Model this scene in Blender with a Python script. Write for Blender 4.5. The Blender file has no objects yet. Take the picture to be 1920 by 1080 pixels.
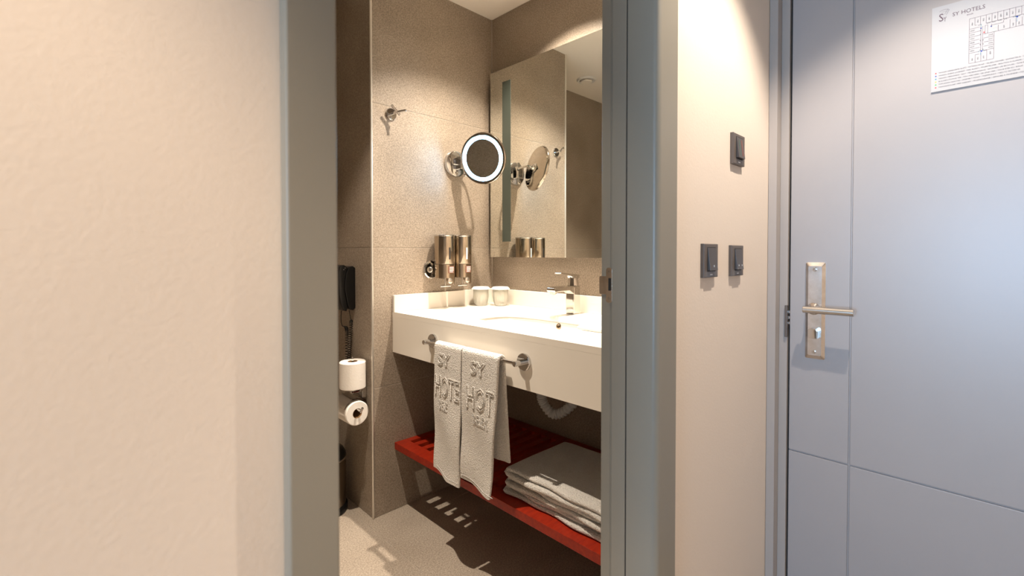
import bpy, bmesh, math, random
from mathutils import Vector, Matrix
random.seed(4)
S = bpy.context.scene
C = S.collection
PI = math.pi

# ------------------------------------------------------------------ camera
cam = bpy.data.cameras.new('camera'); co = bpy.data.objects.new('camera', cam); C.objects.link(co)
H = 1.13
yaw, pitch, roll = math.radians(44.62), math.radians(1.002), math.radians(-0.027)
fw = Vector((math.sin(yaw)*math.cos(pitch), math.cos(yaw)*math.cos(pitch), -math.sin(pitch)))
rt = Vector((math.cos(yaw), -math.sin(yaw), 0)); up = rt.cross(fw)
r2 = rt*math.cos(roll) + up*math.sin(roll); u2 = -rt*math.sin(roll) + up*math.cos(roll)
co.matrix_world = Matrix(((r2.x, u2.x, -fw.x, 0), (r2.y, u2.y, -fw.y, 0), (r2.z, u2.z, -fw.z, H), (0, 0, 0, 1)))
cam.sensor_width = 36; cam.lens = 880.8/1920*36; cam.shift_y = -51.5/1920
cam.clip_start = 0.02
cam.dof.use_dof = True; cam.dof.focus_distance = 1.9; cam.dof.aperture_fstop = 5.0
S.camera = co

# ------------------------------------------------------------------ world, exposure, daylight
w = bpy.data.worlds.new('world'); S.world = w; w.use_nodes = True
w.node_tree.nodes['Background'].inputs[0].default_value = (0.62, 0.78, 1.0, 1)
w.node_tree.nodes['Background'].inputs[1].default_value = 0.6
S.view_settings.view_transform = 'Standard'; S.view_settings.look = 'None'
S.view_settings.gamma = 1; S.view_settings.use_curve_mapping = False
S.view_settings.exposure = 0.0

def area_light(name, loc, target, sx, sy, energy, color):
    l = bpy.data.lights.new(name, 'AREA'); l.shape = 'RECTANGLE'; l.size = sx; l.size_y = sy
    l.energy = energy; l.color = color
    o = bpy.data.objects.new(name, l); C.objects.link(o); o.location = loc
    o.rotation_euler = (Vector(target)-Vector(loc)).to_track_quat('-Z', 'Y').to_euler()
    return o
# daylight falling in through the bedroom window behind the corridor
area_light('window_daylight', (-4.9, -0.40, 1.20), (0, -0.3, 1.15), 1.4, 1.4, 160, (0.40, 0.66, 1.0))

WARM = (1.0, 0.875, 0.73)
WARM2 = (1.0, 0.79, 0.58)

# ------------------------------------------------------------------ materials
def new_mat(name):
    m = bpy.data.materials.new(name); m.use_nodes = True
    nt = m.node_tree; b = nt.nodes['Principled BSDF']
    return m, nt, b
def mat(name, col, rough=0.5, metal=0.0, spec=0.5, noise=None, bump=None, col2=None, coat=0.0, stretch=None, sub=0):
    """noise=(scale, lo, hi) mixes col->col2 by noise; bump=(scale, strength, distance)"""
    m, nt, b = new_mat(name)
    b.inputs['Base Color'].default_value = (*col, 1)
    b.inputs['Roughness'].default_value = rough
    b.inputs['Metallic'].default_value = metal
    b.inputs['Specular IOR Level'].default_value = spec
    b.inputs['Coat Weight'].default_value = coat
    tc = nt.nodes.new('ShaderNodeTexCoord'); src = tc.outputs['Object']
    if stretch:
        mp = nt.nodes.new('ShaderNodeMapping'); mp.inputs['Scale'].default_value = stretch
        nt.links.new(src, mp.inputs[0]); src = mp.outputs[0]
    if noise:
        n = nt.nodes.new('ShaderNodeTexNoise'); n.inputs['Scale'].default_value = noise[0]
        n.inputs['Detail'].default_value = 6; n.inputs['Roughness'].default_value = 0.65
        nt.links.new(src, n.inputs['Vector'])
        r = nt.nodes.new('ShaderNodeValToRGB')
        r.color_ramp.elements[0].position = noise[1]; r.color_ramp.elements[1].position = noise[2]
        r.color_ramp.elements[0].color = (*col, 1); r.color_ramp.elements[1].color = (*(col2 or col), 1)
        nt.links.new(n.outputs['Fac'], r.inputs[0]); nt.links.new(r.outputs[0], b.inputs['Base Color'])
    if bump:
        n2 = nt.nodes.new('ShaderNodeTexNoise'); n2.inputs['Scale'].default_value = bump[0]
        n2.inputs['Detail'].default_value = 4
        nt.links.new(src, n2.inputs['Vector'])
        bp = nt.nodes.new('ShaderNodeBump'); bp.inputs['Strength'].default_value = bump[1]
        bp.inputs['Distance'].default_value = bump[2]
        nt.links.new(n2.outputs['Fac'], bp.inputs['Height']); nt.links.new(bp.outputs[0], b.inputs['Normal'])
    return m

def tile_mat(name, c1, c2, rough):
    """porcelain stoneware: cloudy taupe with fine dark and pale grains"""
    m, nt, b = new_mat(name)
    N = nt.nodes.new; L = nt.links.new
    tc = N('ShaderNodeTexCoord')
    big = N('ShaderNodeTexNoise'); big.inputs['Scale'].default_value = 3.5; big.inputs['Detail'].default_value = 5
    fine = N('ShaderNodeTexNoise'); fine.inputs['Scale'].default_value = 190; fine.inputs['Detail'].default_value = 3
    L(tc.outputs['Object'], big.inputs['Vector']); L(tc.outputs['Object'], fine.inputs['Vector'])
    r1 = N('ShaderNodeValToRGB'); r1.color_ramp.elements[0].position = .3; r1.color_ramp.elements[1].position = .7
    r1.color_ramp.elements[0].color = (*c1, 1); r1.color_ramp.elements[1].color = (*c2, 1)
    L(big.outputs['Fac'], r1.inputs[0])
    r2_ = N('ShaderNodeValToRGB'); r2_.color_ramp.elements[0].position = .34; r2_.color_ramp.elements[1].position = .68
    r2_.color_ramp.elements[0].color = (.70, .69, .68, 1); r2_.color_ramp.elements[1].color = (1.27, 1.27, 1.27, 1)
    L(fine.outputs['Fac'], r2_.inputs[0])
    mx = N('ShaderNodeMix'); mx.data_type = 'RGBA'; mx.blend_type = 'MULTIPLY'; mx.inputs[0].default_value = 1
    L(r1.outputs[0], mx.inputs[6]); L(r2_.outputs[0], mx.inputs[7])
    sp = N('ShaderNodeTexVoronoi'); sp.inputs['Scale'].default_value = 95; L(tc.outputs['Object'], sp.inputs['Vector'])
    r3 = N('ShaderNodeValToRGB'); r3.color_ramp.elements[0].position = .07; r3.color_ramp.elements[1].position = .15
    r3.color_ramp.elements[0].color = (1, 1, 1, 1); r3.color_ramp.elements[1].color = (0, 0, 0, 1)
    L(sp.outputs['Distance'], r3.inputs[0])
    mx2 = N('ShaderNodeMix'); mx2.data_type = 'RGBA'; mx2.inputs[7].default_value = (c2[0]*1.7, c2[1]*1.7, c2[2]*1.65, 1)
    ml = N('ShaderNodeMath'); ml.operation = 'MULTIPLY'; ml.inputs[1].default_value = .25
    L(r3.outputs[0], ml.inputs[0]); L(ml.outputs[0], mx2.inputs[0]); L(mx.outputs[2], mx2.inputs[6])
    L(mx2.outputs[2], b.inputs['Base Color'])
    b.inputs['Roughness'].default_value = rough; b.inputs['Specular IOR Level'].default_value = .45
    bp = N('ShaderNodeBump'); bp.inputs['Strength'].default_value = .25; bp.inputs['Distance'].default_value = .0006
    L(fine.outputs['Fac'], bp.inputs['Height']); L(bp.outputs[0], b.inputs['Normal'])
    return m

def emit_mat(name, col, strength):
    m, nt, b = new_mat(name)
    b.inputs['Base Color'].default_value = (*col, 1)
    b.inputs['Emission Color'].default_value = (*col, 1); b.inputs['Emission Strength'].default_value = strength
    return m
def glass_mat(name, col, rough=0.0, tr=1.0):
    m, nt, b = new_mat(name)
    b.inputs['Base Color'].default_value = (*col, 1); b.inputs['Roughness'].default_value = rough
    b.inputs['Transmission Weight'].default_value = tr; b.inputs['IOR'].default_value = 1.45
    return m

M = {}
M['paint'] = mat('beige_wall_paint', (.80, .70, .60), .75, spec=.25, bump=(190, .22, .0012))
M['paint2'] = mat('bedroom_wall_paint', (.78, .70, .60), .8, spec=.2, bump=(70, .3, .002))
M['white'] = mat('white_ceiling_paint', (.86, .80, .72), .8, spec=.2)
M['tile'] = tile_mat('taupe_stoneware_wall', (.285, .232, .178), (.37, .305, .240), .42)
M['ftile'] = tile_mat('taupe_stoneware_floor', (.345, .287, .228), (.425, .36, .292), .40)
M['ltile'] = tile_mat('cream_bounce_wall', (.62, .57, .50), (.68, .63, .56), .4)  # paler tile for the unseen door-side wall, chosen to bounce more light
M['grout'] = mat('grout', (.42, .37, .31), .9, spec=.1)
M['trim'] = mat('brushed_alu_trim', (.72, .68, .61), .35, .6)
M['frame'] = mat('warm_grey_lacquer', (.275, .252, .204), .36, spec=.5)
M['door'] = mat('entry_door_lacquer', (.355, .335, .335), .36, spec=1.0, noise=(2.5, .35, .7), col2=(.37, .35, .35))
M['eframe'] = mat('entry_frame_lacquer', (.40, .36, .33), .40, spec=.4)
M['dark'] = mat('black_gasket_and_gap_shade', (.012, .011, .010), .7)  # rubber seals, and the painted dark of the entry door gap
M['chrome'] = mat('polished_chrome', (.66, .65, .64), .06, 1.0)
M['steel'] = mat('brushed_steel', (.62, .58, .53), .26, 1.0, stretch=(6, 6, 160), noise=(8, .35, .65), col2=(.70, .67, .62))
M['plate'] = mat('worn_polished_lock_plate', (.66, .60, .54), .20, 1.0, noise=(28, .35, .68), col2=(.82, .80, .78))
M['bronze'] = mat('brushed_bronze_steel', (.44, .37, .29), .17, 1.0)
M['corian'] = mat('off_white_solid_surface', (.82, .765, .68), .22, spec=.5)
M['ceramic'] = mat('white_glazed_ceramic', (.90, .87, .82), .10, spec=.6)
M['fchrome'] = mat('faucet_chrome', (.66, .64, .61), .05, 1.0)
M['dchrome'] = mat('smoked_chrome', (.52, .46, .40), .09, 1.0)
M['mirror'] = mat('silvered_mirror', (.90, .92, .88), .01, 1.0)
M['strip'] = mat('frosted_mirror_strip', (.060, .072, .058), .5, .0)
M['blackp'] = mat('black_plastic', (.008, .008, .008), .25, spec=.35)
M['anth'] = mat('anthracite_plastic', (.120, .096, .080), .40)
M['anth2'] = mat('anthracite_rocker', (.070, .058, .052), .34)
M['paper'] = mat('toilet_paper', (.88, .83, .76), .9, spec=.1, bump=(130, .5, .002))
M['card'] = mat('cardboard_core', (.30, .17, .08), .9, spec=.1)
M['cotton'] = mat('white_terry_cotton', (.80, .75, .68), .95, spec=.1, bump=(240, 1.0, .012), noise=(240, .3, .7), col2=(.90, .86, .80))
M['wood'] = mat('red_stained_wood', (.36, .026, .007), .36, spec=.3, stretch=(3, 14, 14), noise=(6, .3, .75), col2=(.19, .009, .004))
M['pipe'] = mat('grey_white_pvc', (.66, .65, .63), .45)
M['bin'] = mat('bronze_bin_metal', (.30, .25, .19), .30, 1.0)
M['print'] = mat('white_sign_board', (.45, .465, .495), .6, spec=.2)
M['ink'] = mat('dark_print_ink', (.05, .045, .05), .6)
M['inkp'] = mat('plum_print_ink', (.10, .06, .09), .6)
M['red'] = mat('red_print_ink', (.70, .03, .03), .6)
M['blue'] = mat('blue_print_ink', (.01, .05, .42), .6)
M['teal'] = mat('teal_print_ink', (.01, .30, .42), .6)
M['yellow'] = mat('yellow_print_ink', (.85, .50, .05), .6)
M['green'] = mat('green_print_ink', (.05, .45, .12), .6)
M['pgreen'] = mat('pale_green_print_ink', (.55, .85, .60), .6)
M['label'] = mat('brown_label', (.20, .085, .055), .6)
M['lwhite'] = mat('white_label_print', (.85, .82, .78), .6)
M['lamp'] = emit_mat('downlight_lens_glow', (1.0, .80, .55), 6)
M['led'] = emit_mat('led_ring_glow', (.25, .62, 1.0), 48)
M['glass'] = glass_mat('clear_tumbler_glass', (.95, .94, .86), .03, .62)
M['pane'] = glass_mat('window_pane_glass', (1, 1, 1))
M['carpet'] = mat('corridor_floor', (.30, .25, .20), .6, noise=(20, .3, .7), col2=(.26, .21, .17))

# ------------------------------------------------------------------ helpers
def link(name, me, m, parent=None, smooth=False):
    o = bpy.data.objects.new(name, me); C.objects.link(o)
    if m is not None and len(me.materials) == 0: me.materials.append(m)
    if smooth:
        for p in me.polygons: p.use_smooth = True
    if parent is not None:
        o.parent = parent
        o.matrix_parent_inverse = Matrix.Translation(parent.location).inverted() if parent.parent is None else \
            (Matrix.Translation(parent.parent.location) @ parent.matrix_parent_inverse @ Matrix.Translation(parent.location)).inverted() if False else Matrix.Translation(wloc(parent)).inverted()
    return o
def wloc(o):
    # all things are unrotated: world location of an object's origin
    if o.parent is None: return Vector(o.location)
    return wloc(o.parent) + o.matrix_parent_inverse.translation + Vector(o.location)
def from_bm(name, bm, m, parent=None, smooth=False, angle=None):
    bmesh.ops.recalc_face_normals(bm, faces=bm.faces)
    me = bpy.data.meshes.new(name); bm.to_mesh(me); bm.free()
    o = link(name, me, m, parent, smooth)
    if angle is not None:
        for p in me.polygons: p.use_smooth = True
        me.set_sharp_from_angle(angle=math.radians(angle))
    return o
def thing(name, loc, label=None, cat=None, group=None, kind=None):
    o = bpy.data.objects.new(name, None); C.objects.link(o); o.location = loc
    o.empty_display_size = .05
    return tag(o, label, cat, group, kind)
def tag(o, label=None, cat=None, group=None, kind=None):
    if label: o['label'] = label
    if cat: o['category'] = cat
    if group: o['group'] = group
    if kind: o['kind'] = kind
    return o
def add_box(bm, x0, x1, y0, y1, z0, z1, bevel=0, seg=1):
    r = bmesh.ops.create_cube(bm, size=1)
    for v in r['verts']:
        v.co = Vector(((x0+x1)/2+v.co.x*(x1-x0), (y0+y1)/2+v.co.y*(y1-y0), (z0+z1)/2+v.co.z*(z1-z0)))
    if bevel:
        es = list({e for v in r['verts'] for e in v.link_edges})
        bmesh.ops.bevel(bm, geom=es, offset=bevel, segments=seg, affect='EDGES', profile=.5)
def box(name, x0, x1, y0, y1, z0, z1, m, parent=None, bevel=0, seg=1):
    bm = bmesh.new(); add_box(bm, min(x0, x1), max(x0, x1), min(y0, y1), max(y0, y1), min(z0, z1), max(z0, z1), bevel, seg)
    o = from_bm(name, bm, m, parent, angle=35 if bevel and seg > 1 else None)
    if bevel and seg > 1: o.modifiers.new('weighted_normals', 'WEIGHTED_NORMAL').keep_sharp = True
    return o
def basis(d):
    d = Vector(d).normalized()
    a = Vector((0, 0, 1)) if abs(d.z) < .9 else Vector((1, 0, 0))
    u = a.cross(d).normalized(); v = d.cross(u)
    return u, v, d
def add_lathe(bm, origin, axis, prof, n=32, cap=True):
    """prof: list of (radius, distance along axis)"""
    u, v, d = basis(axis); o = Vector(origin); rings = []
    for r, h in prof:
        if r < 1e-6: rings.append([bm.verts.new(o+d*h)])
        else: rings.append([bm.verts.new(o+d*h+(u*math.cos(2*PI*i/n)+v*math.sin(2*PI*i/n))*r) for i in range(n)])
    for a, b in zip(rings, rings[1:]):
        for i in range(n):
            j = (i+1) % n
            if len(a) == 1 and len(b) > 1: bm.faces.new((a[0], b[i], b[j]))
            elif len(b) == 1 and len(a) > 1: bm.faces.new((a[i], b[0], a[j]))
            elif len(a) > 1: bm.faces.new((a[i], b[i], b[j], a[j]))
    if cap:
        for R in (rings[0], rings[-1]):
            if len(R) > 1: bm.faces.new(R)
def lathe(name, origin, axis, prof, m, parent=None, n=32, cap=True, angle=40):
    bm = bmesh.new(); add_lathe(bm, origin, axis, prof, n, cap)
    return from_bm(name, bm, m, parent, angle=angle)
def rod(name, a, b, r, m, parent=None, n=20, bevel=0.0):
    a, b = Vector(a), Vector(b); L = (b-a).length
    k = min(bevel, r*.6)
    pr = [(r-k, 0), (r, k), (r, L-k), (r-k, L)] if k else [(r, 0), (r, L)]
    return lathe(name, a, b-a, pr, m, parent, n)
def add_tube(bm, pts, rad, n=8, closed=False, flat=None):
    pts = [Vector(p) for p in pts]; N = len(pts)
    rf = rad if callable(rad) else (lambda i: rad)
    rings = []; prevu = None
    for i, p in enumerate(pts):
        t = (pts[(i+1) % N]-pts[i-1]) if closed else (pts[min(i+1, N-1)]-pts[max(i-1, 0)])
        t.normalize()
        if prevu is None: u, v, _ = basis(t)
        else:
            u = prevu-t*prevu.dot(t)
            if u.length < 1e-5: u, v, _ = basis(t)
            u.normalize(); v = t.cross(u)
        prevu = u; r = rf(i)
        rings.append([bm.verts.new(p+(u*math.cos(2*PI*k/n)+v*math.sin(2*PI*k/n))*r) for k in range(n)])
    for i in range(N if closed else N-1):
        a, b = rings[i], rings[(i+1) % N]
        for k in range(n):
            bm.faces.new((a[k], b[k], b[(k+1) % n], a[(k+1) % n]))
    if not closed:
        bm.faces.new(rings[0]); bm.faces.new(rings[-1])
def tube(name, pts, rad, m, parent=None, n=8, closed=False):
    bm = bmesh.new(); add_tube(bm, pts, rad, n, closed)
    return from_bm(name, bm, m, parent, smooth=True)
def prism(name, poly, to3, h0, h1, m, parent=None, bevel=0, angle=35):
    """2-D polygon extruded between h0 and h1; to3(a,b,h)->point"""
    bm = bmesh.new()
    A = [bm.verts.new(to3(a, b, h0)) for a, b in poly]; B = [bm.verts.new(to3(a, b, h1)) for a, b in poly]
    bm.faces.new(A); bm.faces.new(B); n = len(poly)
    for i in range(n): bm.faces.new((A[i], A[(i+1) % n], B[(i+1) % n], B[i]))
    if bevel:
        bmesh.ops.recalc_face_normals(bm, faces=bm.faces)
        bmesh.ops.bevel(bm, geom=[e for e in bm.edges if e.calc_face_angle(0) > .6], offset=bevel, segments=2, affect='EDGES', profile=.5)
    o = from_bm(name, bm, m, parent, angle=angle)
    o.modifiers.new('weighted_normals', 'WEIGHTED_NORMAL').keep_sharp = True
    return o
def spline(pts, per=8):
    pts = [Vector(p) for p in pts]; out = []
    for i in range(len(pts)-1):
        p0, p1, p2, p3 = pts[max(i-1, 0)], pts[i], pts[i+1], pts[min(i+2, len(pts)-1)]
        for k in range(per):
            t = k/per
            out.append(.5*((2*p1)+(-p0+p2)*t+(2*p0-5*p1+4*p2-p3)*t*t+(-p0+3*p1-3*p2+p3)*t**3))
    out.append(pts[-1]); return out
def ribbon(name, path, nrm, W, wfun, tfun, m, parent=None, nu=18, disp=None):
    """thick cloth strip: path of points with normals, W = width axis, wfun(s)->(w0,w1) along W, tfun(s)->thickness"""
    bm = bmesh.new(); rings = []; W = Vector(W); n = len(path)
    for i in range(n):
        s = i/(n-1); w0, w1 = wfun(s); t = tfun(s); ring = []; nn = Vector(nrm[i]).normalized()
        r = t/2
        us = [w0+r+(w1-w0-2*r)*k/(nu-1) for k in range(nu)]
        seq = [(u, r) for u in us]+[(w1-r+r*math.cos(a), r*math.sin(a)) for a in (PI/3, PI/6, 0, -PI/6, -PI/3)]
        seq += [(u, -r) for u in reversed(us)]+[(w0+r-r*math.cos(a), -r*math.sin(a)) for a in (PI/3, PI/6, 0, -PI/6, -PI/3)]
        for u, off in seq:
            d = disp(s, u, off) if disp else Vector((0, 0, 0))
            ring.append(bm.verts.new(Vector(path[i])+W*u+nn*off+d))
        rings.append(ring)
    k = len(rings[0])
    for a, b in zip(rings, rings[1:]):
        for i in range(k): bm.faces.new((a[i], a[(i+1) % k], b[(i+1) % k], b[i]))
    for R in (rings[0], rings[-1]): bm.faces.new(R)
    return from_bm(name, bm, m, parent, angle=60)
def text_geo(s, size=1.0, align='LEFT', outline=0.0, extrude=0.0):
    cu = bpy.data.curves.new('t', 'FONT'); cu.body = s; cu.size = size; cu.align_x = align; cu.resolution_u = 2
    cu.extrude = extrude
    if outline: cu.fill_mode = 'NONE'; cu.bevel_depth = outline; cu.bevel_resolution = 1
    o = bpy.data.objects.new('t', cu); C.objects.link(o)
    bpy.context.view_layer.update()
    me = bpy.data.meshes.new_from_object(o.evaluated_get(bpy.context.evaluated_depsgraph_get()))
    vs = [v.co.copy() for v in me.vertices]; fs = [tuple(p.vertices) for p in me.polygons]
    bpy.data.objects.remove(o); bpy.data.curves.remove(cu); bpy.data.meshes.remove(me)
    return vs, fs
def text_obj(name, items, to3, m, parent):
    """items: list of (string, size, u, v, align, rot, xscale); joined into one printed mesh"""
    V, F = [], []
    for s, size, u, v, al, rot, xs in items:
        vs, fs = text_geo(s, size, al); k = len(V)
        c, sn = math.cos(rot), math.sin(rot)
        for p in vs:
            x = p.x*xs; y = p.y
            V.append(to3(u+x*c-y*sn, v+x*sn+y*c))
        F += [tuple(i+k for i in f) for f in fs]
    me = bpy.data.meshes.new(name); me.from_pydata(V, [], F)
    return link(name, me, m, parent)

# ================================================================== THE SETTING
D1 = .481                       # corridor face of the bathroom wall
XM, YL, CEIL = 1.647, 1.8166, 2.3296
XS, YB = .967, 2.2              # stub-wall corner, back wall of the niche
XL = -.55                       # far side wall of the bathroom
def struct(o): o['kind'] = 'structure'; return o

# corridor wall with the bathroom doorway
bm = bmesh.new()
add_box(bm, -1.6, .19, D1, .592, 0, CEIL); add_box(bm, .91, 1.80, D1, .592, 0, CEIL); add_box(bm, .19, .91, D1, .592, 2.10, CEIL)
struct(from_bm('wall_corridor', bm, M['paint']))
struct(box('wall_opposite', -1.6, 1.80, -.86, -.76, 0, CEIL, M['paint']))
bm = bmesh.new()
add_box(bm, 1.66, 1.80, -.76, -.54, 0, CEIL); add_box(bm, 1.66, 1.80, -.54, D1, 2.10, CEIL)
struct(from_bm('wall_entry', bm, M['paint']))
struct(box('floor_corridor', -5, 1.80, -3.2, .592, -.06, 0, M['carpet']))
struct(box('ceiling_corridor', -5, 1.80, -3.2, .592, CEIL, CEIL+.06, M['white']))
# bedroom behind the corridor, with its window
bm = bmesh.new()
add_box(bm, -5.06, -1.6, D1, .592, 0, CEIL); struct(from_bm('wall_bedroom_left', bm, M['paint2']))
struct(box('wall_bedroom_right', -5.06, -1.6, -3.26, -3.2, 0, CEIL, M['paint2']))
struct(box('wall_bedroom_corner', -1.6, -1.54, -3.2, -.86, 0, CEIL, M['paint2']))
bm = bmesh.new()
add_box(bm, -5.12, -5.0, -3.2, -1.2, 0, CEIL); add_box(bm, -5.12, -5.0, .4, D1, 0, CEIL)
add_box(bm, -5.12, -5.0, -1.2, .4, 0, .45); add_box(bm, -5.12, -5.0, -1.2, .4, 1.98, CEIL)
struct(from_bm('wall_bedroom_window', bm, M['paint2']))
w1 = struct(thing('window_1', (-5.06, -.4, .45)))
for a, b in ((-1.2, -1.14), (.34, .4), (-.43, -.37)): box('window_frame', -5.09, -5.03, a, b, .45, 1.98, M['white'], w1)
for a, b in ((.45, .51), (1.92, 1.98)): box('window_frame', -5.09, -5.03, -1.14, .34, a, b, M['white'], w1)
for a, b in ((-1.14, -.43), (-.37, .34)): box('pane', -5.064, -5.058, a, b, .51, 1.92, M['pane'], w1)

# bathroom shell: grout-coloured backing with each tile as a child, 4 mm proud
def tiles(par, axis, face, us, vs, gap=.0022, depth=.008, m=None):
    """axis 'x-': face at x=face looking -x ; 'y-': face at y=face looking -y ; 'z+': floor"""
    for i in range(len(us)-1):
        for j in range(len(vs)-1):
            a0, a1, b0, b1 = us[i]+gap/2, us[i+1]-gap/2, vs[j]+gap/2, vs[j+1]-gap/2
            if axis == 'x-': box('tile', face, face+depth, a0, a1, b0, b1, m, par, .0008)
            if axis == 'y-': box('tile', a0, a1, face, face+depth, b0, b1, m, par, .0008)
            if axis == 'y+': box('tile', a0, a1, face-depth, face, b0, b1, m, par, .0008)
            if axis == 'x+': box('tile', face-depth, face, a0, a1, b0, b1, m, par, .0008)
            if axis == 'z+': box('tile', a0, a1, b0, b1, face-depth, face, m, par, .0008)
ZR = [0, .555, 1.151, 1.758, CEIL]
g = .0012
o = struct(box('wall_bathroom_front', XS+g, XM+.1, YL+g, YB+.1, -.05, CEIL, M['grout']))
tiles(o, 'y-', YL, [XS, XM], ZR, m=M['tile'])
tiles(o, 'x-', XS, [YL, YB], ZR, m=M['tile'])
o = struct(box('wall_bathroom_mirror', XM+g, XM+.1, .592, YL, -.05, CEIL, M['grout']))
tiles(o, 'x-', XM, [.592, YL], ZR, m=M['tile'])
o = struct(box('wall_bathroom_back', XL-.1, XS, YB+g, YB+.1, -.05, CEIL, M['grout']))
tiles(o, 'y-', YB, [XL, -.233, XS], ZR, m=M['tile'])
o = struct(box('wall_bathroom_side', XL-.1, XL-g, .592, YB+.1, -.05, CEIL, M['grout']))
tiles(o, 'x+', XL, [.605, 1.4, YB], ZR, m=M['tile'])
o = struct(box('wall_bathroom_doorside', XL, .19, .5925, .605-g, -.0, CEIL, M['grout']))
tiles(o, 'y+', .605, [XL, .19], ZR, m=M['ltile'])
o = struct(box('floor_bathroom', XL, XM, .592, YB, -.06, -g, M['grout']))
tiles(o, 'z+', 0, [XL, -.273, .327, .927, 1.527, XM], [.61, 1.11, 1.71, YB], m=M['ftile'])
struct(box('ceiling_bathroom', XL-.1, XM+.1, .592, YB+.1, CEIL, CEIL+.06, M['white']))
# corner trims
prof = [(0, 0), (.011, 0), (.010, -.004), (.007, -.0065), (.003, -.0075), (0, -.0075)]
o = lathe('trim_1', (XS-.001, YL-.001, 0.0), (0, 0, 1), [(.0045, .001), (.0052, .003), (.0052, CEIL-.001)], M['trim'], n=16); struct(o)
struct(box('trim_2', XM-.0035, XM, YL-.0035, YL, .0, CEIL, M['grout']))

# ---------------------------------------------------------------- bathroom door frame
d1 = struct(thing('door_1', (.53, D1, 0)))
YF = .4633
box('casing', .160, .2096, YF, D1, 0, 2.12, M['frame'], d1, .003, 3)
box('casing', .160, .9475, YF, D1, 2.12, 2.17, M['frame'], d1, .003, 2)
bm = bmesh.new(); add_box(bm, .866, .9475, YF, D1, 0, 2.12)
es = [e for e in bm.edges if all(abs(v.co.x-.866) < 1e-4 and abs(v.co.y-YF) < 1e-4 for v in e.verts)]
bmesh.ops.bevel(bm, geom=es, offset=.013, segments=6, affect='EDGES', profile=.5)
from_bm('casing', bm, M['frame'], d1, angle=30).modifiers.new('weighted_normals', 'WEIGHTED_NORMAL').keep_sharp = True
box('jamb', .866, .912, D1, .5335, 0, 2.12, M['frame'], d1)
box('jamb', .8655, .912, .5365, .5705, 0, 2.12, M['frame'], d1, .001)
box('jamb', .876, .912, .5715, .6045, 0, 2.12, M['frame'], d1, .001)
box('seal', .868, .90, .5335, .5365, 0, 2.12, M['dark'], d1)
for k in range(3): box('seal', .8755, .8775, .5735+.0035*k, .5750+.0035*k, 0, 2.12, M['frame'], d1, .0004)
box('jamb', .19, .2096, YF+.002, .6045, 0, 2.12, M['frame'], d1, .002, 2)
box('head', .2096, .866, YF+.002, .6045, 2.09, 2.12, M['frame'], d1, .001)
# strike plate let into the rebate
sp = thing('strike_plate', (0, 0, 0)); sp.parent = d1; sp.matrix_parent_inverse = Matrix.Translation(d1.location).inverted()
def sy(y, z, x): return Vector((x, y, z))
def rounded(y0, y1, z0, z1, r, n=5):
    P = []
    for cy, cz, a0 in ((y1-r, z1-r, 0), (y0+r, z1-r, PI/2), (y0+r, z0+r, PI), (y1-r, z0+r, 1.5*PI)):
        for k in range(n+1): a = a0+PI/2*k/n; P.append((cy+r*math.cos(a), cz+r*math.sin(a)))
    return P
bpy.data.objects.remove(sp)
sp = prism('strike_plate', rounded(.5752, .5905, 1.019, 1.0965, .006), sy, .8735, .8765, M['plate'], d1, .0006)
prism('strike_lip', rounded(.589, .6085, 1.037, 1.0775, .004), sy, .8737, .8765, M['plate'], sp, .0006)
box('latch_hole', .8733, .8745, .5772, .5842, 1.046, 1.0735, M['dark'], sp)
for z in (1.087, 1.0285):
    lathe('screw', (.8739, .583, z), (-1, 0, 0), [(.0038, 0), (.0034, .0012), (.0016, .0014), (.0012, .0004), (0, .0003)], M['chrome'], sp, 16)

# ---------------------------------------------------------------- entry door
d2 = struct(thing('door_2', (1.63, 0, 0)))
XA, XB, XD = 1.588, 1.625, 1.630
box('frame', XA, 1.80, .4566, D1-.0008, 0, 2.14, M['eframe'], d2, .0012, 2)
box('frame', XB, 1.80, .4338, .4566, 0, 2.14, M['eframe'], d2, .0012, 2)
box('frame', XA, 1.80, -.56, .4566, 2.07, 2.14, M['eframe'], d2, .0012, 2)
box('frame', XA, 1.80, -.56, -.52, 0, 2.07, M['eframe'], d2, .0012, 2)
box('door_core', XD+.0045, 1.678, -.514, .4283, .004, 2.062, M['door'], d2)
box('gap_shade', 1.672, 1.70, -.52, .4338, 0, 2.07, M['dark'], d2)  # black sheet behind the leaf, painting the gap dark
GY, GZ = .2742, .5178
for y0, y1 in ((GY+.0022, .4283), (-.36+.0022, GY-.0022), (-.514, -.36-.0022)):
    for z0, z1 in ((.004, GZ-.0022), (GZ+.0022, 2.062)):
        box('door_panel', XD, XD+.0046, y0, y1, z0, z1, M['door'], d2, .0016, 2)
# latch keep on the frame
k_ = box('latch_keep', 1.6185, 1.632, .4325, .4400, .868, .966, M['anth'], d2, .0012, 2)
for z in (.945, .928, .911): box('keep_pin', 1.630, 1.636, .4285, .4325, z-.004, z+.004, M['chrome'], k_)
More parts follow.
